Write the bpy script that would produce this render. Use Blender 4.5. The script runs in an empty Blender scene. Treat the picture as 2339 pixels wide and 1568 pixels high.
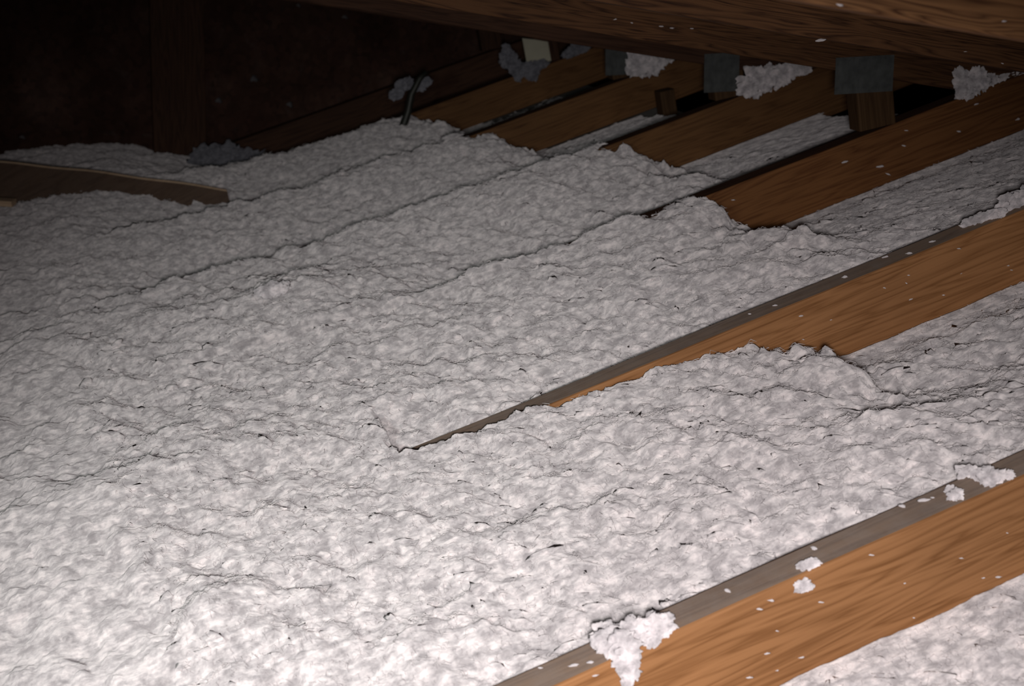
import bpy, bmesh, math
import numpy as np
from mathutils import Vector, Matrix

rng = np.random.default_rng(11)
S = bpy.context.scene
COL = S.collection

# ------------------------------------------------------------------ camera
CAM_R = Vector((0.91434839, -0.28590313, -0.2867515))
CAM_U = Vector((0.363988, 0.27002361, 0.89140338))
CAM_F = Vector((0.17742534, 0.91942735, -0.35096096))
CAM_H = 0.64013
cd = bpy.data.cameras.new('camera')
cd.sensor_width = 36.0
cd.lens = 3105.3 / 2339.0 * 36.0
cd.clip_start = 0.02
cd.dof.use_dof = True
cd.dof.focus_distance = 1.6
cd.dof.aperture_fstop = 9.5
cam = bpy.data.objects.new('camera', cd)
M = Matrix((CAM_R, CAM_U, -CAM_F)).transposed().to_4x4()
M.translation = Vector((0, 0, CAM_H))
cam.matrix_world = M
COL.objects.link(cam)
S.camera = cam

# ------------------------------------------------------------------ world, lamps, exposure
W = bpy.data.worlds.new('world')
S.world = W
W.use_nodes = True
W.node_tree.nodes['Background'].inputs[0].default_value = (0.5, 0.55, 0.7, 1)
W.node_tree.nodes['Background'].inputs[1].default_value = 0.0
S.view_settings.view_transform = 'Standard'
S.view_settings.look = 'None'
S.view_settings.gamma = 1.0
S.view_settings.use_curve_mapping = False
S.view_settings.exposure = -0.12


def lamp(name, kind, loc, power, colour, size, target=None, **kw):
    d = bpy.data.lights.new(name, kind)
    d.energy = power
    d.color = colour
    if kind == 'AREA':
        d.shape = 'DISK'
        d.size = size
    else:
        d.shadow_soft_size = size
    for k, v in kw.items():
        setattr(d, k, v)
    o = bpy.data.objects.new(name, d)
    o.location = loc
    if target is not None:
        o.rotation_euler = (Vector(target) - Vector(loc)).to_track_quat('-Z', 'Y').to_euler()
    COL.objects.link(o)
    return o


# the phone's flash beside the lens, and a torch held to its left
lamp('phone_flash', 'SPOT', (-0.003, -0.02, 0.588), 76, (1.0, 0.95, 0.94), 0.045, (0.04, 0.84, 0.0),
     spot_size=math.radians(86), spot_blend=1.0)
lamp('torch', 'SPOT', (-0.42, 0.0, 0.74), 36, (0.94, 1.0, 0.965), 0.05, (-0.05, 1.52, 0.0),
     spot_size=math.radians(42), spot_blend=1.0)

# ------------------------------------------------------------------ numbers of the place
Y0, SP = 0.9208, 0.52140
JW, JH = 0.038, 0.105


def YK(k):
    return Y0 + SP * k


RZ = {-1: .445, 0: .433, 1: .417, 2: .376, 3: .343, 4: .332, 5: .322, 6: .312}    # rafter underside at x = .5


# ------------------------------------------------------------------ noise
def _hash(ix, iy, iz, seed):
    h = (ix * 374761393 + iy * 668265263 + iz * 2147483647 + seed * 974634777) & 0xffffffff
    h = ((h ^ (h >> 13)) * 1274126177) & 0xffffffff
    h = ((h ^ (h >> 16)) * 2246822519) & 0xffffffff
    return ((h ^ (h >> 15)) & 0xffff) / 65535.0 * 2 - 1


def vnoise(x, y, z, seed=0):
    xi = np.floor(x).astype(np.int64); yi = np.floor(y).astype(np.int64); zi = np.floor(z).astype(np.int64)
    fx = x - xi; fy = y - yi; fz = z - zi
    fx = fx * fx * (3 - 2 * fx); fy = fy * fy * (3 - 2 * fy); fz = fz * fz * (3 - 2 * fz)
    r = 0
    for dx in (0, 1):
        wx = fx if dx else 1 - fx
        for dy in (0, 1):
            wy = fy if dy else 1 - fy
            for dz in (0, 1):
                wz = fz if dz else 1 - fz
                r = r + wx * wy * wz * _hash(xi + dx, yi + dy, zi + dz, seed)
    return r


def n2(x, y, f, seed):
    a = 0.6 + seed * 0.37
    u = (x * math.cos(a) + y * math.sin(a)) * f
    v = (-x * math.sin(a) + y * math.cos(a)) * f
    return vnoise(u, v, u * 0 + 0.37 * seed, seed)


def sstep(a, b, x):
    t = np.clip((x - a) / (b - a), 0, 1)
    return t * t * (3 - 2 * t)


# ------------------------------------------------------------------ materials
def new_mat(name):
    m = bpy.data.materials.new(name)
    m.use_nodes = True
    nt = m.node_tree
    for n in list(nt.nodes):
        if n.type != 'OUTPUT_MATERIAL' and n.type != 'BSDF_PRINCIPLED':
            nt.nodes.remove(n)
    b = nt.nodes['Principled BSDF']
    return m, nt, b


def nd(nt, t, **kw):
    n = nt.nodes.new(t)
    for k, v in kw.items():
        if k.startswith('i_'):
            n.inputs[k[2:].replace('_', ' ')].default_value = v
        else:
            setattr(n, k, v)
    return n


def ramp(nt, src, stops):
    r = nt.nodes.new('ShaderNodeValToRGB')
    e = r.color_ramp.elements
    while len(e) < len(stops):
        e.new(0.5)
    for q, (p, c) in zip(e, stops):
        q.position = p
        q.color = (*c, 1)
    nt.links.new(src, r.inputs[0])
    return r


def mix(nt, a, b, fac, mode='MIX'):
    n = nt.nodes.new('ShaderNodeMix')
    n.data_type = 'RGBA'
    n.blend_type = mode
    for sock, v in ((n.inputs[0], fac), (n.inputs[6], a), (n.inputs[7], b)):
        if isinstance(v, (int, float)):
            sock.default_value = v
        elif isinstance(v, tuple):
            sock.default_value = (*v, 1)
        else:
            nt.links.new(v, sock)
    return n.outputs[2]


def wood_mat(name, light, dark, grain=1.0, rough=0.75, dust=0.0, contrast=1.0, spec=0.2, seed=0.0, along=(1.0, 1.0, 1.0)):
    """Long-grained softwood: flat-sawn figure from a stretched, warped distance field."""
    m, nt, b = new_mat(name)
    L = nt.links
    tc = nd(nt, 'ShaderNodeTexCoord')
    mp = nd(nt, 'ShaderNodeMapping')
    mp.inputs['Scale'].default_value = (1.0, 14.0, 14.0)
    mp.inputs['Location'].default_value = (seed, seed * 1.7, seed * .6)
    L.new(tc.outputs['Object'], mp.inputs[0])
    warp = nd(nt, 'ShaderNodeTexNoise', i_Scale=2.6, i_Detail=3.0, i_Roughness=0.5, i_Distortion=0.4)
    L.new(mp.outputs[0], warp.inputs['Vector'])
    # growth rings: bands of the warped field
    mul = nd(nt, 'ShaderNodeMath', operation='MULTIPLY')
    mul.inputs[1].default_value = 9.0 * grain
    L.new(warp.outputs['Fac'], mul.inputs[0])
    fr = nd(nt, 'ShaderNodeMath', operation='PINGPONG')
    fr.inputs[1].default_value = 0.5
    L.new(mul.outputs[0], fr.inputs[0])
    fine = nd(nt, 'ShaderNodeTexNoise', i_Scale=14.0, i_Detail=4.0, i_Roughness=0.65)
    mp2 = nd(nt, 'ShaderNodeMapping')
    mp2.inputs['Scale'].default_value = (0.5, 26.0, 26.0)
    L.new(tc.outputs['Object'], mp2.inputs[0])
    L.new(mp2.outputs[0], fine.inputs['Vector'])
    add = nd(nt, 'ShaderNodeMath', operation='MULTIPLY_ADD')
    L.new(fine.outputs['Fac'], add.inputs[0])
    add.inputs[1].default_value = 0.7
    L.new(fr.outputs[0], add.inputs[2])
    lo = 0.42 - 0.12 * contrast
    mid = tuple((a * .6 + c * .4) for a, c in zip(light, dark))
    rp = ramp(nt, add.outputs[0], [(lo - .02, dark), (0.5, mid), (0.78, light)])
    big = nd(nt, 'ShaderNodeTexNoise', i_Scale=3.5, i_Detail=2.0)
    L.new(tc.outputs['Object'], big.inputs['Vector'])
    br = ramp(nt, big.outputs['Fac'], [(0.3, (0.78, 0.76, 0.74)), (0.7, (1.12, 1.1, 1.06))])
    colr = mix(nt, rp.outputs[0], br.outputs[0], 1.0, 'MULTIPLY')
    if dust > 0:
        dn = nd(nt, 'ShaderNodeTexNoise', i_Scale=45.0, i_Detail=5.0, i_Roughness=0.7)
        L.new(tc.outputs['Object'], dn.inputs['Vector'])
        dr = ramp(nt, dn.outputs['Fac'], [(0.35, (dust * .75,) * 3), (0.7, (min(1, dust * 1.25),) * 3)])
        colr = mix(nt, colr, (0.36, 0.31, 0.28), dr.outputs[0])
    L.new(colr, b.inputs['Base Color'])
    b.inputs['Roughness'].default_value = rough
    b.inputs['Specular IOR Level'].default_value = spec
    bp = nd(nt, 'ShaderNodeBump', i_Strength=0.25, i_Distance=0.001)
    L.new(add.outputs[0], bp.inputs['Height'])
    L.new(bp.outputs[0], b.inputs['Normal'])
    return m


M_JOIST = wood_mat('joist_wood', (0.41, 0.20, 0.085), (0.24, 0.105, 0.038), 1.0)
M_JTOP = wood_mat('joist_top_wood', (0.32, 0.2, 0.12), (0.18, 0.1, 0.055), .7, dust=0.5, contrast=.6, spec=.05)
M_JFAR = wood_mat('joist_wood_darkened', (0.21, 0.092, 0.034), (0.115, 0.043, 0.015), 1.0, seed=3.1)  # joist wood darkened to stand for light falling off with distance
M_JDIM = wood_mat('joist_wood_dim', (0.17, 0.083, 0.033), (0.095, 0.042, 0.016), 1.0, seed=4.2)  # same wood darker again, the farther falloff put into its colour
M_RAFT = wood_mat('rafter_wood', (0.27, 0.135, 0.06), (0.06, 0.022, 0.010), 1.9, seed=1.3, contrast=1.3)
M_RAFT2 = wood_mat('shaded_rafter_wood', (0.14, 0.066, 0.03), (0.028, 0.011, 0.006), 1.7, seed=2.3, contrast=1.3)  # rafter wood darkened in its colour for shade behind the nearest rafter
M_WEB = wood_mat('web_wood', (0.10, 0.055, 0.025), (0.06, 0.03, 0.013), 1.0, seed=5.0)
M_DARKWOOD = wood_mat('shaded_dark_wood', (0.08, 0.038, 0.022), (0.035, 0.015, 0.009), 1.0, seed=7.0)  # shade on far rafters, webs and chord tops painted in as dark wood
M_BOARD = wood_mat('brown_board', (0.14, 0.085, 0.055), (0.09, 0.05, 0.032), .5, seed=9.0, dust=.12)
M_BOARDEDGE = wood_mat('pale_board_edge', (0.75, 0.55, 0.38), (0.6, 0.42, 0.28), .5, seed=9.5)


def deck_mat():
    m, nt, b = new_mat('dark_sheathing')
    L = nt.links
    tc = nd(nt, 'ShaderNodeTexCoord')
    n1 = nd(nt, 'ShaderNodeTexNoise', i_Scale=5.0, i_Detail=6.0, i_Roughness=0.6)
    L.new(tc.outputs['Object'], n1.inputs['Vector'])
    r1 = ramp(nt, n1.outputs['Fac'], [(0.3, (0.035, 0.017, 0.012)), (0.55, (0.06, 0.032, 0.024)), (0.75, (0.11, 0.068, 0.054))])
    v = nd(nt, 'ShaderNodeTexVoronoi', i_Scale=60.0)
    L.new(tc.outputs['Object'], v.inputs['Vector'])
    r2 = ramp(nt, v.outputs['Color'], [(0.0, (0.7, 0.7, 0.7)), (1.0, (1.35, 1.25, 1.2))])
    c = mix(nt, r1.outputs[0], r2.outputs[0], 1.0, 'MULTIPLY')
    # pale dust streaks thrown on it
    dn = nd(nt, 'ShaderNodeTexNoise', i_Scale=16.0, i_Detail=4.0, i_Roughness=0.7)
    L.new(tc.outputs['Object'], dn.inputs['Vector'])
    dr = ramp(nt, dn.outputs['Fac'], [(0.6, (0, 0, 0)), (0.8, (0.35, 0.35, 0.35))])
    c = mix(nt, c, (0.16, 0.13, 0.12), dr.outputs[0])
    L.new(c, b.inputs['Base Color'])
    b.inputs['Roughness'].default_value = 0.9
    b.inputs['Specular IOR Level'].default_value = 0.1
    return m


M_DECK = deck_mat()


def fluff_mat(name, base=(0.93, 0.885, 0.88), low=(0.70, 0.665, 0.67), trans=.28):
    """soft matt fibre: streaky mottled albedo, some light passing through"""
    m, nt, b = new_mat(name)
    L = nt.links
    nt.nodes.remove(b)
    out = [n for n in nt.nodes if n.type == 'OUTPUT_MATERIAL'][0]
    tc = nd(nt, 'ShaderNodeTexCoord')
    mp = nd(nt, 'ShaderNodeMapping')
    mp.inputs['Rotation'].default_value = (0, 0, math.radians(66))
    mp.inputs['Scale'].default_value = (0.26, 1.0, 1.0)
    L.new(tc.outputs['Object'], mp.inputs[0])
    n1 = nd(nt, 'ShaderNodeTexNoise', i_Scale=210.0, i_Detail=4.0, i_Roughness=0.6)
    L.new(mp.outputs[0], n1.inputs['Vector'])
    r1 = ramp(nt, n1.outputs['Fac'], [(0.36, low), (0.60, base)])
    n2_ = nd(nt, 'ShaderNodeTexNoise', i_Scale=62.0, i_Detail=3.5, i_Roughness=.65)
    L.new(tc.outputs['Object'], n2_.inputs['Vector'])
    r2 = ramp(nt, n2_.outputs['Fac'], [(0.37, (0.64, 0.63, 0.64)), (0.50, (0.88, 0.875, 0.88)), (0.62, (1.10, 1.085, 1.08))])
    c = mix(nt, r1.outputs[0], r2.outputs[0], 1.0, 'MULTIPLY')
    bp = nd(nt, 'ShaderNodeBump', i_Strength=0.4, i_Distance=0.0015)
    L.new(n1.outputs['Fac'], bp.inputs['Height'])
    df = nd(nt, 'ShaderNodeBsdfDiffuse', i_Roughness=1.0)
    tr = nd(nt, 'ShaderNodeBsdfTranslucent')
    mx = nd(nt, 'ShaderNodeMixShader')
    mx.inputs[0].default_value = trans
    for q in (df, tr):
        L.new(c, q.inputs['Color'])
        L.new(bp.outputs[0], q.inputs['Normal'])
    L.new(df.outputs[0], mx.inputs[1]); L.new(tr.outputs[0], mx.inputs[2])
    L.new(mx.outputs[0], out.inputs['Surface'])
    return m


M_FLUFF = fluff_mat('blown_insulation', trans=.22)
M_DIM = fluff_mat('dimmed_grey_fluff', (0.36, 0.36, 0.40), (0.25, 0.25, 0.28))  # white fluff greyed so its colour carries the dimness at the back
M_CLUMP = fluff_mat('insulation_clump_fluff', (0.95, 0.91, 0.92), (0.82, 0.78, 0.79))


def plain(name, c, rough=.6, metal=0.0, noise=.15, scale=40):
    m, nt, b = new_mat(name)
    tc = nd(nt, 'ShaderNodeTexCoord')
    n = nd(nt, 'ShaderNodeTexNoise', i_Scale=float(scale), i_Detail=4.0)
    nt.links.new(tc.outputs['Object'], n.inputs['Vector'])
    r = ramp(nt, n.outputs['Fac'], [(0.3, tuple(v * (1 - noise) for v in c)), (0.7, tuple(min(1, v * (1 + noise)) for v in c))])
    nt.links.new(r.outputs[0], b.inputs['Base Color'])
    b.inputs['Roughness'].default_value = rough
    b.inputs['Metallic'].default_value = metal
    return m


M_PLATE = plain('galvanised_plate', (0.075, 0.08, 0.078), .8, 0.0, .3, 60)
M_DRYWALL = plain('ceiling_board', (0.3, 0.28, 0.26), .9)
M_ROD = plain('dark_wire', (0.035, 0.035, 0.028), .5, .3)
M_CARD = plain('cream_card', (0.5, 0.47, 0.36), .8, 0, .05)
M_STRIP = plain('pale_strip', (0.7, 0.68, 0.68), .7, 0, .05)


# ------------------------------------------------------------------ mesh helpers
def link(name, me, mats, parent=None):
    o = bpy.data.objects.new(name, me)
    for m in (mats if isinstance(mats, (list, tuple)) else [mats]):
        me.materials.append(m)
    COL.objects.link(o)
    if parent:
        o.parent = parent
    return o


def tag(o, label=None, cat=None, group=None, kind=None):
    for k, v in (('label', label), ('category', cat), ('group', group), ('kind', kind)):
        if v:
            o[k] = v
    return o


def empty(name, loc, label, cat, group=None):
    o = bpy.data.objects.new(name, None)
    o.empty_display_size = .05
    o.location = loc
    COL.objects.link(o)
    tag(o, label, cat, group)
    return o


def raw(name, verts, faces, smooth=True):
    me = bpy.data.meshes.new(name)
    me.from_pydata([tuple(v) for v in verts], [], [tuple(f) for f in faces])
    me.update()
    if smooth:
        me.polygons.foreach_set('use_smooth', [True] * len(me.polygons))
    return me


def fastmesh(name, V, Fq, smooth=True):
    """V (n,3), Fq (m,3 or 4) -> mesh, quickly."""
    me = bpy.data.meshes.new(name)
    n, k = Fq.shape
    me.vertices.add(len(V)); me.vertices.foreach_set('co', V.astype(np.float32).ravel())
    me.loops.add(n * k); me.loops.foreach_set('vertex_index', Fq.astype(np.int32).ravel())
    me.polygons.add(n)
    me.polygons.foreach_set('loop_start', np.arange(0, n * k, k, dtype=np.int32))
    me.polygons.foreach_set('use_smooth', np.full(n, smooth))
    me.update(calc_edges=True)
    return me


def board(name, L, Wd, Hh, bevel=.0025, topmat=False, segs=24, wob=.0006, seed=1):
    """A length of sawn lumber along +X from x=0, y 0..Wd, z 0..Hh, eased arrises, slightly wandering."""
    prof = []
    r = bevel
    for cx, cy, a0 in ((Wd - r, Hh - r, 0), (r, Hh - r, 90), (r, r, 180), (Wd - r, r, 270)):
        for a in (0, 45, 90):
            t = math.radians(a0 + a)
            prof.append((cx + r * math.cos(t), cy + r * math.sin(t)))
    n = len(prof)
    V = []; F = []; mi = []
    rr = np.random.default_rng(seed)
    ph = rr.random(4) * 6
    for i in range(segs + 1):
        x = L * i / segs
        oy = wob * math.sin(x * 5 + ph[0]) + wob * .6 * math.sin(x * 17 + ph[1])
        oz = wob * math.sin(x * 4 + ph[2]) + wob * .6 * math.sin(x * 13 + ph[3])
        V += [(x, a + oy, b + oz) for a, b in prof]
    for i in range(segs):
        for j in range(n):
            j2 = (j + 1) % n
            F.append((i * n + j, i * n + j2, (i + 1) * n + j2, (i + 1) * n + j))
            mi.append(1 if (topmat and j == 2) else 0)
    F.append(tuple(range(n))[::-1]); mi.append(0)
    F.append(tuple(segs * n + j for j in range(n))); mi.append(0)
    me = bpy.data.meshes.new(name)
    me.from_pydata(V, [], F)
    me.polygons.foreach_set('material_index', mi)
    bm = bmesh.new(); bm.from_mesh(me)
    bmesh.ops.recalc_face_normals(bm, faces=bm.faces)
    bm.to_mesh(me); bm.free()
    me.update()
    return me


# icosphere template for fluff
_bm = bmesh.new()
bmesh.ops.create_icosphere(_bm, subdivisions=4, radius=1)
ICO_V = np.array([v.co[:] for v in _bm.verts]); ICO_F = np.array([[v.index for v in f.verts] for f in _bm.faces])
_bm.free()
_bm = bmesh.new()
bmesh.ops.create_icosphere(_bm, subdivisions=2, radius=1)
ICO2_V = np.array([v.co[:] for v in _bm.verts]); ICO2_F = np.array([[v.index for v in f.verts] for f in _bm.faces])
_bm.free()


def ragged(V, amp, f, seed):
    """push unit-sphere verts in and out into a ragged tuft"""
    d = (amp * vnoise(V[:, 0] * f + 9, V[:, 1] * f + 5, V[:, 2] * f + seed, seed)
         + amp * .7 * np.abs(vnoise(V[:, 0] * f * 2.3, V[:, 1] * f * 2.3, V[:, 2] * f * 2.3 + seed, seed + 7)))
    return V * (1 + d)[:, None]


def fluff(name, blobs, amp=.55, seed=0, small=26, squash=.75, spread=1.15):
    """A clump of torn insulation: several ragged lobes plus many little tufts round them.
    blobs: (x, y, z, rx, ry, rz) ; z is the centre."""
    r = np.random.default_rng(seed + 100)
    Vs = []; Fs = []; n = 0
    items = [(b, ICO_V, ICO_F) for b in blobs]
    for _ in range(small):
        b = blobs[r.integers(len(blobs))]
        v = r.normal(size=3); v /= np.linalg.norm(v)
        c = np.array(b[:3]) + v * np.array(b[3:]) * spread * r.uniform(.75, 1.0)
        s = np.array(b[3:]).mean() * r.uniform(.14, .38)
        c[2] = max(c[2], b[2] - b[5])
        items.append(((*c, s * r.uniform(.7, 1.7), s * r.uniform(.7, 1.3), s * r.uniform(.6, 1.1)), ICO2_V, ICO2_F))
    for i, (b, TV, TF) in enumerate(items):
        V = ragged(TV, amp, 2.4, seed * 31 + i)
        if len(TV) > 200:
            V = V * (1 + .16 * vnoise(TV[:, 0] * 11, TV[:, 1] * 11, TV[:, 2] * 11, i))[:, None]
        a = r.random() * 6.28
        c, s = math.cos(a) * .25, math.sin(a) * .25
        V = V * np.array(b[3:])[None]
        V = V + np.array(b[:3])[None]
        Vs.append(V); Fs.append(TF + n); n += len(V)
    V = np.vstack(Vs)
    sc = np.mean([b[3] for b in blobs])
    V = V + .12 * sc * np.stack([vnoise(V[:, 0] / sc * 3, V[:, 1] / sc * 3, V[:, 2] / sc * 3, seed + q) for q in range(3)], 1)
    return fastmesh(name, V, np.vstack(Fs))


# ------------------------------------------------------------------ the setting
XL, XR = -1.5, 1.62
YB = 4.16
# ceiling board of the room below, its top under the joists
bm = bmesh.new()
bmesh.ops.create_cube(bm, size=1, matrix=Matrix.Translation(((XL + 1.12) / 2, (YB - .2) / 2, -.105 - .0065)) @ Matrix.Diagonal((1.12 - XL, YB + .2, .013, 1)))
me = bpy.data.meshes.new('floor'); bm.to_mesh(me); bm.free()
tag(link('floor', me, M_DRYWALL), kind='structure')


def rz(k, x):
    return RZ[k] + .5 * (.5 - x)


# gable wall behind the last truss, top following the roof
def gable():
    xs = np.linspace(XL, XR, 40)
    V = []; F = []
    for y in (YB, YB + .018):
        for x in xs:
            V.append((x, y, -.30)); V.append((x, y, rz(6, x) + .11))
    n = len(xs) * 2
    for i in range(len(xs) - 1):
        a = i * 2
        F.append((a, a + 2, a + 3, a + 1)); F.append((n + a, n + a + 1, n + a + 3, n + a + 2))
        F.append((a + 1, a + 3, n + a + 3, n + a + 1)); F.append((a, n + a, n + a + 2, a + 2))
    F.append((0, 1, n + 1, n)); F.append((n - 2, 2 * n - 2, 2 * n - 1, n - 1))
    return raw('wall_back', V, F, False)


tag(link('wall_back', gable(), M_DECK), kind='structure')


# roof sheathing over the rafters
def roof():
    ks = [-1, 0, 1, 2, 3, 4, 5, 6]
    ys = [-.5] + [YK(k) + JW / 2 for k in ks] + [YB + .06]
    zz = [RZ[-1]] + [RZ[k] for k in ks] + [RZ[6]]
    V = []; F = []
    for dz in (0, .014):
        for y, z in zip(ys, zz):
            for x in (XL, XR):
                V.append((x, y, z + .5 * (.5 - x) + .1035 + dz))
    n = len(ys) * 2
    for i in range(len(ys) - 1):
        a = 2 * i
        F.append((a, a + 2, a + 3, a + 1)); F.append((n + a, n + a + 1, n + a + 3, n + a + 2))
        F.append((a, n + a, n + a + 2, a + 2)); F.append((a + 1, a + 3, n + a + 3, n + a + 1))
    F.append((0, 1, n + 1, n)); F.append((n - 2, 2 * n - 2, 2 * n - 1, n - 1))
    return raw('ceiling', V, F, False)


tag(link('ceiling', roof(), M_DECK), kind='structure')

# ------------------------------------------------------------------ roof trusses
ANG = math.atan(.5)
TRUSS = {
    0: 'nearest truss, with the lowest orange-brown chord and the bright rafter in the top right corner',
    1: 'truss with the second bottom chord from the front, fluff heaped against its left half',
    2: 'truss with the third bottom chord, reddish, its short post behind it',
    3: 'truss with the fourth bottom chord from the front, under the wide white clump',
    4: 'truss with the dim fifth bottom chord, ending above the black gap',
    5: 'truss with the dim brown sixth chord rising from the insulation beside the wire',
    6: 'dark gable truss against the back wall, with leaning dark web boards',
}


def plate_mesh(L, Hh, t=.0012, seed=0):
    """nail plate: thin steel with rows of punched teeth slots raised on it"""
    bm = bmesh.new()
    bmesh.ops.create_cube(bm, size=1, matrix=Matrix.Diagonal((L, t, Hh, 1)))
    nx, nz = int(L / .0095), int(Hh / .012)
    for i in range(nx):
        for j in range(nz):
            x = -L / 2 + (i + .5) * L / nx; z = -Hh / 2 + (j + .5 + (.25 if i % 2 else -.1)) * Hh / nz
            bmesh.ops.create_cube(bm, size=1, matrix=Matrix.Translation((x, -t * .6, z)) @ Matrix.Diagonal((.0028, t, .0075, 1)))
    me = bpy.data.meshes.new('gusset_plate'); bm.to_mesh(me); bm.free()
    return me


for k in range(0, 7):
    y = YK(k)
    t = empty('roof_truss', (0, y, -JH), TRUSS[k], 'roof truss', None)
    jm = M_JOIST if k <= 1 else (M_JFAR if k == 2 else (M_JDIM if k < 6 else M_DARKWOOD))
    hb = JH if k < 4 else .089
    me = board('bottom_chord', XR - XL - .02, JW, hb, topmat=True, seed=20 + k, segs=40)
    o = link('bottom_chord', me, [jm, M_JTOP if k <= 1 else M_DARKWOOD], t)  # far chord tops take the wood with shade in its colour
    o.location = (XL + .01, 0, JH - hb)
    # top chord, its underside on the line z = RZ + .5(.5-x)
    x0 = XL + .02
    Lr = (XR - .02 - x0) / math.cos(ANG)
    me = board('top_chord', Lr, JW, .089, seed=40 + k, segs=40)
    dn = Matrix.Rotation(-ANG, 3, 'Y') @ Vector((0, 0, -1))
    cutp = Matrix.Rotation(-ANG, 3, 'Y') @ Vector((0, 0, .001 - rz(k, x0)))
    bm = bmesh.new(); bm.from_mesh(me)
    g = bmesh.ops.bisect_plane(bm, geom=bm.verts[:] + bm.edges[:] + bm.faces[:], plane_co=cutp, plane_no=dn, clear_outer=True)
    bmesh.ops.holes_fill(bm, edges=[e for e in bm.edges if e.is_boundary])
    bm.to_mesh(me); bm.free()
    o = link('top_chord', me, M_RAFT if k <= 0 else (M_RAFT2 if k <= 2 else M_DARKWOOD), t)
    o.rotation_euler = (0, ANG, 0)
    o.location = (x0, 0, rz(k, x0) + JH)
    o['label'] = 'sloping rafter chord'
    if k >= 2:
        # short web near the heel and its nail plate
        xb = {2: 1.035, 3: 1.02, 4: 1.0, 5: .98, 6: .97}[k]
        lean = math.radians(7)
        zt = rz(k, xb + .03) + .02
        Lw = (zt - .0)
        me = board('web', Lw, JW - .002, .066, seed=60 + k, segs=8)
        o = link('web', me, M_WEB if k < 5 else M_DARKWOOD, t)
        o.rotation_euler = (0, -math.pi / 2 + lean, 0)
        o.location = (xb + .066, .001, JH)
        if k < 5:
            pm = plate_mesh(.105 if k == 2 else .075, .058 if k == 2 else .075, seed=k)
            o = link('gusset_plate', pm, M_PLATE, t)
            o.rotation_euler = (0, math.radians(16), 0)
            o.location = ({2: 1.062, 3: 1.045, 4: 1.03}[k], -.0012, JH + {2: .096, 3: .058, 4: .05}[k])
            o['label'] = 'dull grey nail plate'
    if k == 6:
        for (xa, za, xc, zc) in ((.085, -.02, .245, .42), (-.75, -.02, -.55, .70)):
            v = Vector((xc - xa, 0, zc - za))
            me = board('web', v.length, JW, .15, seed=80)
            o = link('web', me, M_DARKWOOD, t)
            o.rotation_euler = (0, -math.atan2(v.z, v.x), 0)
            o.location = (xa, 0, za + JH)


# ------------------------------------------------------------------ the insulation blanket
XT = {0: -9, 1: .11, 2: .735, 3: .80, 4: .63, 5: .57, 6: .25}       # each chord is buried left of this x
XF = {0: .0, 1: .60, 2: .755, 3: .815, 4: .68, 5: .64, 6: .35}      # its front face is buried left of this x


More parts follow.
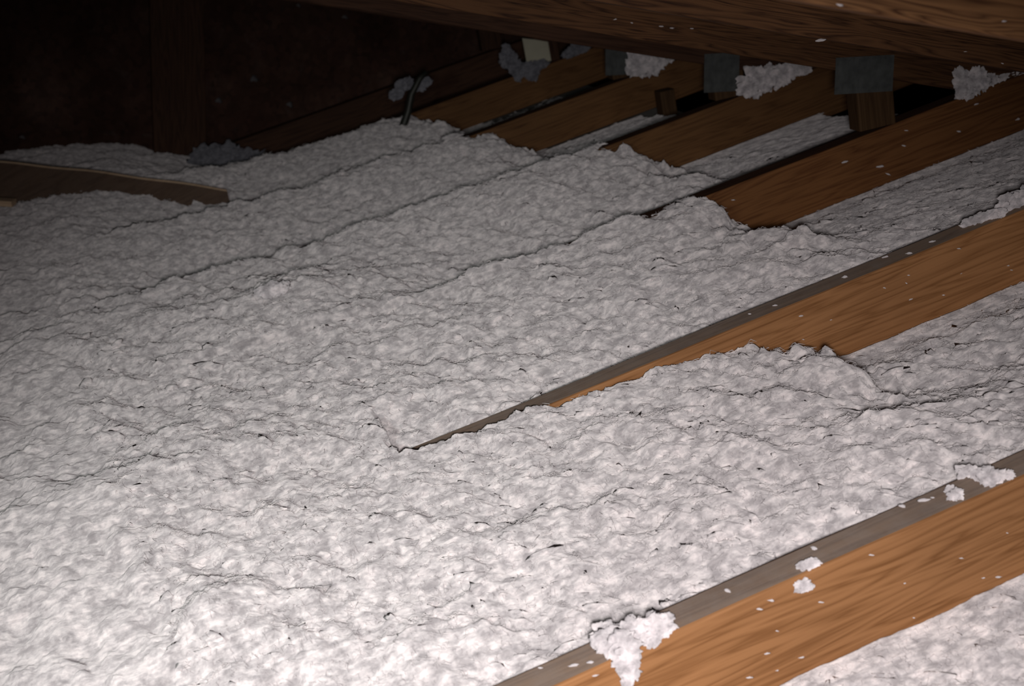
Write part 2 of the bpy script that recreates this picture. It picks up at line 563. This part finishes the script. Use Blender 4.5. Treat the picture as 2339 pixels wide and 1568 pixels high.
def height(x, y):
    kk = (y - Y0) / SP
    k0 = np.floor(kk)
    fy = kk - k0                                # 0 at the front face of chord k0, 1 at the next
    k0 = np.clip(k0, -1, 6).astype(int)
    wl = .012 * n2(x, y, 9, 3) + .02 * n2(x, y, 3.2, 4)
    left = sstep(.35, -.75, x)                  # drifts higher to the left
    rise = .085 * left + .10 * sstep(2.4, 3.9, y) * sstep(.25, -.5, x)
    drop_back = -.075 * sstep(3.60, 3.9, y) * sstep(-.2, .25, x)

    def gx(tab, k, x):
        return np.vectorize(lambda q: tab.get(int(q), .3), otypes=[float])(k)
    xt_here = np.array([{-1: -9, **XT}.get(i, .2) for i in range(-1, 8)])[k0 + 1]
    xf_next = np.array([{-1: .0, **XF, 7: .2}.get(i, .2) for i in range(-1, 9)])[k0 + 2]
    jag = .035 * n2(x, y, 18, 8) + .022 * n2(x, y, 45, 9) + .014 * n2(x, y, 120, 12)
    # level against the far side of the bay (front face of the next chord)
    cov = sstep(.07, -.05, x - xf_next + jag)
    cov_n = np.where(k0 + 1 == 1, cov * .074 + .012 * sstep(.45, .1, x), cov * .088)
    far = -.09 + cov_n + .012 * sstep(xf_next, xf_next - .3, x)
    # level just behind this chord
    near = np.where(x < xt_here, .004, -.03)
    near = near + .0 * x
    near = -.010 * np.ones_like(x)
    lo_ = np.array([.1, .1, .25, .30, -.15, -.15, 0, 0, 0])[k0 + 1]
    lf = sstep(lo_ + .12, lo_ - .12, x)
    near = near * (1 - lf) + .012 * lf
    near = np.where(k0 == -1, -.095, near)
    near = np.where(k0 >= 1, near - .004 * (1 - lf), near)
    near = np.where(k0 >= 2, near - .022 * (1 - lf), near)
    s = np.clip((fy - .08) / .9, 0, 1)
    s = np.where(x > xf_next - .1, s, s * s * (3 - 2 * s))
    h = near * (1 - s) + far * s
    # over a buried chord: heaped on its front half, stepping down behind
    buried = sstep(.03, -.03, x - xt_here + jag) * sstep(-.25, .05, x - .10 * (k0 == 1))
    top = .006 + .012 * sstep(0, -.5, x - xt_here)
    onb = (fy < .13)
    hump = np.clip(1 - np.abs(fy - .0) / .13, 0, 1)
    h = np.where(buried > 0, h * (1 - buried * sstep(.16, .02, fy)) + top * buried * sstep(.16, .02, fy), h)
    # near/far continuity: rises to the next buried chord
    xt_n = np.array([{-1: -9, **XT, 7: .2}.get(i, .2) for i in range(-1, 9)])[k0 + 2]
    bn = sstep(.03, -.05, x - xt_n + jag) * sstep(-.25, .05, x - .10 * (k0 == 0))
    h = h + bn * sstep(.7, 1.0, fy) * (top - h)
    h = np.where(k0 == -1, -.090 + .006 * n2(x, y, 8, 2), h)
    h = h + rise * sstep(.0, .5, (y - .93)) + drop_back + wl * sstep(.35, .75, 1 - np.abs(fy - .5)) * .6 * np.where(k0 >= 1, 1 - .7 * sstep(.02, .16, x - xf_next), 1)
    # keep off exposed chords' tops
    lim = np.where((fy < .075) & (k0 >= 0) & (x > xt_here + .0), -.06 - 0 * x, 9)
    h = np.minimum(h, lim)
    # exposed chord in front: stay under its top edge right behind it
    lim2 = np.where((fy >= .075) & (fy < .3) & (k0 >= 0) & (x > xt_here), -.006 + (fy - .075) * .10, 9)
    h = np.minimum(h, lim2)
    # a torn hole near the foot of the back wall, left of the middle
    hole = np.exp(-(((x - .16) / .06) ** 2 + ((y - 3.77) / .11) ** 2))
    h = h - .10 * hole - .03 * np.exp(-(((x + .42) / .10) ** 2 + ((y - 3.6) / .16) ** 2))
    # loose heaps
    for (cx, cy, a, r1) in ((-.125, 1.19, .034, .055), (-.20, 1.50, .02, .12), (.07, 2.12, .03, .12), (-.1, 2.2, .015, .25)):
        h = h + a * np.exp(-(((x - cx) / r1) ** 2 + ((y - cy) / (r1 * 1.3)) ** 2))
    return h


CA, SA = .40, -.915          # lie of the settled fibres


def fine(x, y):
    u = (x * CA + y * SA); v = (-x * SA + y * CA)
    q = u * 0
    f = .0075 * vnoise(u * 22, v * 34, q, 21)
    f += .0058 * np.sqrt(vnoise(u * 34 + 3, v * 58, q + 4, 22) ** 2 + .01) + .0032 * np.sqrt(vnoise(u * 70, v * 120, q + 2, 23) ** 2 + .02)
    f += .0016 * vnoise(u * 150, v * 260, q + 1, 24) - .004
    return f


def surface(x, y):
    h = height(x, y)
    ff = fine(x, y)
    kk = (y - Y0) / SP
    fy = kk - np.floor(kk)
    kn = np.clip(np.floor(kk), -1, 6).astype(int)
    xfn = np.array([{-1: .0, **XF, 7: .2}.get(i, .2) for i in range(-1, 9)])[kn + 2]
    foot = sstep(.80, .97, fy) * sstep(.02, .10, x - xfn)      # settled flat against a bare chord
    h = h * (1 - foot) + np.minimum(h, -.0905) * foot
    settled = sstep(.02, .16, x - xfn) * (kn >= 1)            # thin, settled layer near the eave
    return h + ff * (1 - .85 * foot) * (1 - .55 * settled)


def build_insulation():
    ys = []
    y = .18
    while y < YB - .012:
        ys.append(y)
        y += .0040 if y < .60 else max(.0019, .0019 * y / .8)
    ys = np.array(ys)
    xs = np.concatenate([np.arange(-1.45, -.75, .008), np.arange(-.75, 1.2, .0028), np.arange(1.2, 1.58, .006)])
    X, Yg = np.meshgrid(xs, ys)
    x = X.ravel(); y = Yg.ravel()
    kk = (y - Y0) / SP
    fy = kk - np.floor(kk)
    z = surface(x, y)
    # nothing pokes through an exposed chord
    k0 = np.clip(np.floor(kk), -1, 6).astype(int)
    xt_here = np.array([{-1: -9, **XT}.get(i, .2) for i in range(-1, 8)])[k0 + 1]
    exp_ = (fy < .073) & (k0 >= 0) & (x > xt_here + .01 * n2(x, y, 40, 5))
    z = np.where(exp_, -.103, z)
    foot2 = (fy > .95) & (x > np.array([{-1: .0, **XF, 7: .2}.get(i, .2) for i in range(-1, 9)])[k0 + 2] + .03) & (k0 >= -1)
    z = np.where(foot2, np.minimum(z, -.086), z)
    z = np.maximum(z, -.104)
    dx = .003 * vnoise(x * 55, y * 55, z * 40, 31); dy = .003 * vnoise(x * 55, y * 55, z * 40, 32)
    safe = (fy > .12) & (fy < .95)
    V = np.stack([x + dx, y + np.where(safe, dy, 0), z], 1)
    ny, nx = X.shape
    idx = np.arange(ny * nx).reshape(ny, nx)
    Fq = np.stack([idx[:-1, :-1], idx[:-1, 1:], idx[1:, 1:], idx[1:, :-1]], -1).reshape(-1, 4)
    cx = x[Fq[:, 0]]; cy = y[Fq[:, 0]]
    lim = np.where(cy < YK(2), 1.56, np.where(cy < YK(3), 1.22, np.where(cy < YK(4), 1.04, .80)))
    Fq = Fq[cx < lim + .012 * n2(cx, cy, 60, 6)]
    used = np.zeros(len(V), bool); used[Fq.ravel()] = True
    remap = np.cumsum(used) - 1
    V2 = V[used]; Fq = remap[Fq]
    # loose tufts lying on it
    N = 3000
    ty = np.exp(rng.uniform(np.log(.60), np.log(4.0), N))
    tx = (-.05 - .10 * ty) + rng.random(N) * (.45 + .60 * ty)
    th = surface(tx, ty)
    kk = (ty - Y0) / SP; fy = kk - np.floor(kk); k0 = np.clip(np.floor(kk), -1, 6).astype(int)
    xt_h = np.array([{-1: -9, **XT}.get(i, .2) for i in range(-1, 8)])[k0 + 1]
    ok = ~((fy < .10) & (k0 >= 0) & (tx > xt_h)) & (fy < np.where(tx < np.array([{-1: .0, **XF, 7: .2}.get(i, .2) for i in range(-1, 9)])[k0 + 2], .995, .965)) & ((ty < YK(2)) | (tx < 1.0)) & (th > -.103)
    tx, ty, th = tx[ok], ty[ok], th[ok]
    N = len(tx)
    tv = [ragged(ICO2_V, .6, 2.2, q) for q in range(16)]
    which = rng.integers(16, size=N)
    T = np.stack(tv)[which]                                # N,42,3
    s = .0020 + .0042 * rng.random(N) ** 2.2
    s = s * (.75 + .25 * ty)
    a = rng.normal(math.atan2(SA, CA), .5, N)
    T = T * np.stack([s * rng.uniform(1.3, 3.0, N), s, s * rng.uniform(.3, .6, N)], 1)[:, None, :]
    c, sn = np.cos(a)[:, None], np.sin(a)[:, None]
    Tx = T[..., 0] * c - T[..., 1] * sn; Ty_ = T[..., 0] * sn + T[..., 1] * c
    T = np.stack([Tx + tx[:, None], Ty_ + ty[:, None], T[..., 2] + (th - s * .2)[:, None]], -1)
    nT = ICO2_V.shape[0]
    TF = (ICO2_F[None] + (np.arange(N) * nT)[:, None, None]).reshape(-1, 3) + len(V2)
    # loose fibres, thin three-sided bent strands
    NF = 70000
    fyy = np.exp(rng.uniform(np.log(.55), np.log(3.6), NF))
    fx = (-.05 - .10 * fyy) + rng.random(NF) * (.45 + .60 * fyy)
    fh = surface(fx, fyy)
    kk = (fyy - Y0) / SP; ff_ = kk - np.floor(kk); k0 = np.clip(np.floor(kk), -1, 6).astype(int)
    xt_h = np.array([{-1: -9, **XT}.get(i, .2) for i in range(-1, 8)])[k0 + 1]
    ok = ~((ff_ < .085) & (k0 >= 0) & (fx > xt_h)) & (ff_ < .985) & ((fyy < YK(2)) | (fx < 1.0)) & (fh > -.103)
    fx, fyy, fh = fx[ok], fyy[ok], fh[ok]
    NF = len(fx)
    a = rng.normal(math.atan2(SA, CA), .75, NF)
    ln = rng.uniform(.004, .013, NF) * (.7 + .3 * fyy)
    wd = rng.uniform(.00018, .0004, NF) * (.6 + .5 * fyy)
    lift = rng.uniform(.0, .0035, NF)
    dirv = np.stack([np.cos(a), np.sin(a), rng.normal(0, .25, NF)], 1)
    side = np.stack([-np.sin(a), np.cos(a), np.zeros(NF)], 1)
    P0 = np.stack([fx, fyy, fh - .0006], 1)
    FV = []
    bend = rng.normal(0, .25, NF)[:, None] * ln[:, None] * side
    for t, wsc in ((-.5, .3), (0, 1), (.5, .3)):
        c = P0 + dirv * (t * ln)[:, None] + np.array([0, 0, 1])[None] * (lift * (1 - 4 * t * t) + .0004)[:, None] + bend * (1 - 4 * t * t)
        FV.append(c - side * (wd * wsc)[:, None]); FV.append(c + side * (wd * wsc)[:, None])
        FV.append(c + np.array([0, 0, 1.4])[None] * (wd * wsc)[:, None])
    FV = np.stack(FV, 1)
    tf = []
    for q in (0, 3):
        for (i, j) in ((0, 1), (1, 2), (2, 0)):
            tf += [(q + i, q + j, q + 3 + j), (q + i, q + 3 + j, q + 3 + i)]
    tf = np.array(tf)
    FF = (tf[None] + (np.arange(NF) * 9)[:, None, None]).reshape(-1, 3) + len(V2) + N * nT
    # one mesh: quads split into triangles so both fit
    tri = np.concatenate([Fq[:, [0, 1, 2]], Fq[:, [0, 2, 3]]])
    me = fastmesh('loose_insulation', np.vstack([V2, T.reshape(-1, 3), FV.reshape(-1, 3)]), np.vstack([tri, TF, FF]))
    return me


ins = link('loose_insulation', build_insulation(), M_FLUFF)
tag(ins, 'thick blanket of loose white blown-in insulation lying between and over the truss chords', 'insulation', kind='stuff')


# ------------------------------------------------------------------ torn clumps lying on the wood
def clump(blobs, label, seed, small=26, mat=None, group=None, amp=.5):
    zb = min(b[2] - b[5] for b in blobs)
    c = np.mean([b[:2] for b in blobs], axis=0)
    loc = np.array([c[0], c[1], zb])
    bl = [(*(np.array(b[:3]) - loc), *b[3:]) for b in blobs]
    o = link('insulation_clump', fluff('insulation_clump', bl, seed=seed, small=small, amp=amp), mat or M_CLUMP)
    o.location = loc
    tag(o, label, 'insulation clump', group)
    return o


clump([(.186, .951, .004, .012, .012, .007), (.184, .938, .006, .013, .014, .009), (.189, .925, .006, .012, .012, .009),
       (.205, .938, .006, .011, .012, .009), (.217, .933, .006, .011, .011, .009), (.229, .932, .004, .009, .010, .006),
       (.187, .917, -.003, .010, .006, .009), (.186, .916, -.012, .007, .004, .009), (.182, .916, -.021, .005, .003, .006),
       (.213, .922, .003, .007, .006, .006)],
      'largest torn white clump, draped over the edge of the lowest brown chord near the bottom', 1, 46)
clump([(.5375, .958, .003, .007, .008, .005), (.541, .948, .004, .006, .008, .005), (.545, .937, .004, .007, .008, .006),
       (.550, .929, .004, .006, .006, .006), (.543, .930, .002, .005, .005, .004), (.560, .927, .003, .004, .005, .003)],
      'ragged white clump bridging the flat top of the lowest chord by the right edge', 2, 24)
clump([(.5085, .932, .003, .0055, .006, .004), (.5135, .934, .003, .0035, .004, .003), (.512, .944, .002, .004, .004, .003)],
      'small white clump on the lowest chord, just left of the ragged right-hand clump', 3, 14)
clump([(.3634, .926, .003, .006, .005, .004), (.357, .929, .003, .004, .004, .003), (.369, .925, .002, .003, .003, .002)],
      'small bright clump halfway along the top of the lowest chord', 4, 12)
clump([(.3493, .918, -.008, .0065, .003, .005), (.354, .918, -.011, .004, .002, .003), (.3455, .918, -.005, .003, .002, .003)],
      'little star-shaped clump on the side of the lowest chord below the halfway clump', 5, 12)
clump([(.897, 1.466, .003, .012, .008, .004), (.913, 1.462, .004, .014, .008, .005), (.929, 1.455, .004, .010, .008, .005)],
      'flat white clump on the second chord, left of the frame-edge clump', 6, 22)
clump([(.958, 1.468, .006, .018, .010, .009), (.982, 1.464, .007, .018, .012, .011), (1.004, 1.462, .006, .018, .012, .010)],
      'white clump on the second chord, cut by the right frame edge', 7, 26)
clump([(1.228, 1.960, .022, .014, .012, .021), (1.248, 1.960, .020, .016, .012, .020), (1.266, 1.960, .018, .011, .012, .014), (1.238, 1.960, .008, .018, .012, .010),
       (1.285, 1.962, .010, .012, .008, .008), (1.305, 1.966, .006, .013, .007, .005), (1.328, 1.97, .005, .014, .006, .004), (1.35, 1.97, .004, .014, .006, .004)],
      'bright white clump with a thin tail wedged under the rafter at the right edge', 8, 40)
clump([(1.09, 2.476, .016, .020, .016, .018), (1.108, 2.476, .020, .022, .016, .024), (1.135, 2.476, .018, .024, .016, .022), (1.162, 2.476, .014, .024, .015, .018),
       (1.185, 2.476, .012, .018, .014, .014), (1.21, 2.476, .009, .018, .012, .010)],
      'wide white clump on the fourth chord between the two grey nail plates', 9, 50)
clump([(1.062, 2.996, .026, .020, .018, .028), (1.082, 2.996, .036, .020, .018, .028), (1.095, 2.996, .022, .020, .018, .026), (1.07, 2.996, .014, .024, .018, .016),
       (1.123, 2.996, .020, .012, .014, .020), (1.14, 2.996, .022, .012, .012, .016)],
      'square white clump on the dim fifth chord, right of the smaller grey clump', 10, 44)
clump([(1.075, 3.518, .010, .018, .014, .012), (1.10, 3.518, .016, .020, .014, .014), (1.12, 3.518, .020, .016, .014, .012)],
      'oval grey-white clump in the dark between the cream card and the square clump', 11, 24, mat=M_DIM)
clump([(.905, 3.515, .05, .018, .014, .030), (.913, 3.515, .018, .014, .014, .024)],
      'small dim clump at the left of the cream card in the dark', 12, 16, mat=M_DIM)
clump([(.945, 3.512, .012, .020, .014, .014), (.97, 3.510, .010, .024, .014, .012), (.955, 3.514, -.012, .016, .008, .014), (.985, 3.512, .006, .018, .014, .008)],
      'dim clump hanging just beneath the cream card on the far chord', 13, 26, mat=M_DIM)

h_ = float(surface(np.array([.066]), np.array([2.13]))[0])
clump([(.060, 2.13, h_ + .008, .016, .014, .011), (.078, 2.12, h_ + .006, .014, .012, .008), (.048, 2.14, h_ + .003, .012, .012, .007)],
      'bright white clump standing out alone in the middle of the grey blanket', 17, 24)

# cream card standing in the clumps on the far chord
bm = bmesh.new()
pts = [(-.034, 0), (.034, 0), (.034, .050), (.0, .062), (-.034, .072)]
vs = [bm.verts.new((a, -.001, b)) for a, b in pts] + [bm.verts.new((a, .0012, b)) for a, b in pts]
bm.faces.new(vs[:5]); bm.faces.new(vs[5:][::-1])
for i in range(5):
    bm.faces.new((vs[i], vs[(i + 1) % 5], vs[5 + (i + 1) % 5], vs[5 + i])[::-1])
bmesh.ops.recalc_face_normals(bm, faces=bm.faces)
me = bpy.data.meshes.new('card'); bm.to_mesh(me); bm.free()
o = link('card', me, M_CARD)
o.location = (.983, 3.520, .012); o.rotation_euler = (math.radians(-6), math.radians(8), 0)
tag(o, 'cream coloured scrap of card standing among grey clumps under the rafters', 'card')

# pale strip lying between the two farthest chords
me = board('strip', .078, .006, .008, bevel=.0008, segs=4)
o = link('wood_sliver', me, M_STRIP)
o.location = (.900, 3.49, -.104); o.rotation_euler = (0, 0, 0)
tag(o, 'thin pale sliver lying in the dark gap between the two farthest chords', 'sliver')

# brown blocking at the left end of the black gap
me = board('blocking', .060, JW, .036, segs=4)
o = link('wood_block', me, M_WEB)
o.location = (1.104, 2.93, -.104); o.rotation_euler = (0, -math.pi / 2 + .12, 0)
tag(o, 'dark upright wood block at the left end of the black gap below the fifth chord', 'wood block')


# ------------------------------------------------------------------ things at the foot of the back wall
def tube(name, pts, radii, mat, seg=10):
    V = []; F = []
    P = [Vector(p) for p in pts]
    n = len(P)
    up = Vector((0, 1, 0))
    for i, p in enumerate(P):
        d = (P[min(i + 1, n - 1)] - P[max(i - 1, 0)]).normalized()
        a = d.cross(up).normalized(); b = d.cross(a)
        for j in range(seg):
            t = 6.2832 * j / seg
            V.append(p + (a * math.cos(t) + b * math.sin(t)) * radii[i])
    for i in range(n - 1):
        for j in range(seg):
            F.append((i * seg + j, i * seg + (j + 1) % seg, (i + 1) * seg + (j + 1) % seg, (i + 1) * seg + j))
    F.append(tuple(range(seg))[::-1]); F.append(tuple((n - 1) * seg + j for j in range(seg)))
    return raw(name, V, F)


base = Vector((.518, 3.395, -.070))
pts = [base, (.530, 3.40, -.045), (.553, 3.40, -.010), (.584, 3.40, .030), (.606, 3.40, .068), (.638, 3.40, .098), (.661, 3.40, .108)]
pts = [Vector(p) - base for p in pts]
o = link('bent_wire', tube('bent_wire', pts, [.012, .0115, .011, .0095, .009, .008, .005], M_ROD), M_ROD)
o.location = base
tag(o, 'dark bent wire sticking up from the insulation in front of the back wall', 'wire')
clump([(.573, 3.41, .082, .017, .012, .013), (.590, 3.415, .094, .014, .010, .014), (.612, 3.425, .092, .014, .010, .014), (.635, 3.41, .078, .018, .010, .012), (.655, 3.41, .082, .014, .010, .010)],
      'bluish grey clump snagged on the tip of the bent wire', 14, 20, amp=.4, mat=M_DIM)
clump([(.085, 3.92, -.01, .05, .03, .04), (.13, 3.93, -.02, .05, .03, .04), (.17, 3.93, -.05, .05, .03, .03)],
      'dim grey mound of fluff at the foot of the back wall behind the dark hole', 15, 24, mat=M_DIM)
clump([(.235, 3.60, -.035, .045, .03, .022), (.27, 3.61, -.045, .03, .02, .018)],
      'rounded clump right of the dark hole by the back wall', 16, 20)

# brown board lying half buried at the left, pale upper edge
def buried_board():
    N = 36
    bm = bmesh.new()
    A = np.array([-.62, 3.74, .292]); B = np.array([.085, 3.24, .026])
    down = np.array([-.02, -.10, -.105])
    th = np.array([0, .006, .004])
    rows = []
    for i in range(N + 1):
        t = i / N
        p = A * (1 - t) + B * t + np.array([0, 0, .012 * math.sin(t * 3.1) + .0016 * math.sin(t * 23)])
        dn_ = down * (1 - .55 * t)
        rows.append([bm.verts.new(p), bm.verts.new(p + th), bm.verts.new(p + th + dn_), bm.verts.new(p + dn_)])
    for i in range(N):
        for j in range(4):
            f = bm.faces.new((rows[i][j], rows[i][(j + 1) % 4], rows[i + 1][(j + 1) % 4], rows[i + 1][j]))
            f.material_index = 1 if j == 0 else 0
    bm.faces.new(rows[0]); bm.faces.new(rows[-1][::-1])
    bmesh.ops.recalc_face_normals(bm, faces=bm.faces)
    me = bpy.data.meshes.new('board'); bm.to_mesh(me); bm.free()
    return me


o = link('board', buried_board(), [M_BOARD, M_BOARDEDGE])
tag(o, 'brown board with a thin pale upper edge, half buried at the far left', 'board')
me = board('scrap', .11, .03, .014, segs=6)
o = link('wood_scrap', me, M_BOARDEDGE)
o.location = (-.49, 3.40, .176); o.rotation_euler = (0, math.radians(20), math.radians(-20))
tag(o, 'pale sawn end of a wood scrap poking from the fluff at the left frame edge', 'wood scrap')

# ------------------------------------------------------------------ flecks
fleck_meshes = []
ORD = 'first second third fourth fifth sixth seventh eighth ninth tenth eleventh twelfth thirteenth fourteenth fifteenth sixteenth'.split()
for q in range(6):
    V = ragged(ICO2_V, .5, 2.0, 50 + q) * np.array([1, .5, .35])
    me = fastmesh('insulation_fleck', V, ICO2_F)
    me.materials.append(M_CLUMP)
    fleck_meshes.append(me)


M_DIMTUFT = plain('dimmed_wall_tuft', (0.13, 0.12, 0.125), .95)  # insulation tufts, darkened in colour to look dimly lit
wall_mesh = fastmesh('insulation_fleck', ragged(ICO2_V, .8, 2.0, 77) * np.array([1, .4, .7]), ICO2_F)
wall_mesh.materials.append(M_DIMTUFT)


def flecks(pts, plane, label, group, smin=.0016, smax=.0034, big=(), mat=None):
    for i, p in enumerate(pts):
        o = bpy.data.objects.new('insulation_fleck', fleck_meshes[rng.integers(6)])
        if mat:
            o.data = wall_mesh
        s = rng.uniform(smin, smax)
        if i in big:
            s *= 1.8
        o.scale = (s * rng.uniform(1.0, 1.5), s, s)
        if plane[0] == 'z':
            o.location = (p[0], p[1], plane[1] + s * .2)
            o.rotation_euler = (0, 0, rng.normal(-.9, .35))
        else:
            o.location = (p[0], plane[1] - s * .12, p[1])
            o.rotation_euler = (0, rng.normal(.42, .2), 0)
        COL.objects.link(o)
        # image order along the chord is its order in x
        rank = sorted(range(len(pts)), key=lambda q: pts[q][0]).index(i)
        tag(o, label + ', ' + ORD[rank] + ' from the left', 'insulation fleck', group)


TOP0 = [(0.3789, 0.9486), (0.2927, 0.9436), (0.1471, 0.9364), (0.16, 0.9308), (0.123, 0.9527), (0.4952, 0.9464), (0.4871, 0.9475), (0.4687, 0.9532)]
F0 = [(0.3202, -0.0099), (0.3083, -0.013), (0.3621, -0.0319), (0.3181, -0.0401), (0.3044, -0.0564), (0.3328, -0.0747), (0.3091, -0.0766), (0.2839, -0.0712), (0.4397, -0.0493), (0.4965, -0.0504), (0.4161, -0.0095), (0.5441, -0.0466), (0.5132, -0.0788), (0.5279, -0.0848), (0.1592, -0.0059), (.441, -.086)]
TOP1 = [(0.7092, 1.46), (0.6103, 1.4604), (0.8355, 1.4592), (0.7738, 1.4708), (0.7973, 1.4525), (0.5778, 1.4662)]
F1 = [(0.7492, -0.0256), (0.7796, -0.031), (0.7847, -0.0221), (0.6329, -0.0178), (0.8563, -0.0476), (0.8597, -0.0145), (0.9238, -0.0629), (0.927, -0.0703), (0.6286, -0.0486), (0.6701, -0.0381), (0.7811, -0.054), (0.8267, -0.066)]
F2 = [(1.1162, -0.0182), (1.107, -0.0416), (1.0572, -0.0597), (1.0683, -0.0776), (0.7943, -0.0217), (1.2508, -0.0198), (1.3227, -0.0713), (1.2101, -0.0531), (0.9977, -0.0304)]
M2 = [(0.6807, 0.313), (0.7047, 0.2996), (0.7486, 0.2797), (0.7957, 0.2606), (0.7649, 0.2715)]
M1 = [(0.7352, 0.2972), (0.9163, 0.2225), (0.9632, 0.1918)]
MM0 = [(0.4901, 0.4413), (0.4929, 0.4453), (0.6221, 0.3852)]
flecks(TOP0, ('z', 0), 'tiny white fleck on the grey top of the lowest chord', 'flecks on the lowest chord top', big=(6,))
flecks(F0, ('y', YK(0)), 'tiny white fleck on the orange side of the lowest chord', 'flecks on the lowest chord side', .0012, .0024)
flecks(TOP1, ('z', 0), 'tiny white fleck on the thin grey top of the second chord', 'flecks on the second chord top', .002, .0038)
flecks(F1, ('y', YK(1)), 'tiny white fleck stuck to the side of the second chord', 'flecks on the second chord side', .0012, .0023)
flecks(F2, ('y', YK(2)), 'tiny pale fleck on the reddish side of the third chord', 'flecks on the third chord side', .002, .004, big=(2,))
flecks(M2, ('y', YK(2)), 'tiny pale fleck on the dark third rafter at the top', 'flecks on the third rafter', .0016, .003)
flecks(M1, ('y', YK(1)), 'tiny pale fleck on the streaky second rafter at the top', 'flecks on the second rafter', .0014, .0024, big=(0,))
flecks(MM0, ('y', YK(0)), 'tiny pale fleck on the bright rafter in the corner', 'flecks on the bright rafter', .0014, .0026)
WALL = [(.375, .035), (.19, .36), (.62, .225), (.18, .115), (-.38, .20), (.50, .30), (.02, .12), (.30, .14)]
flecks(WALL, ('y', YB), 'faint grey tuft stuck to the dark back wall', 'tufts on the back wall', .004, .009, mat=M_DIMTUFT)
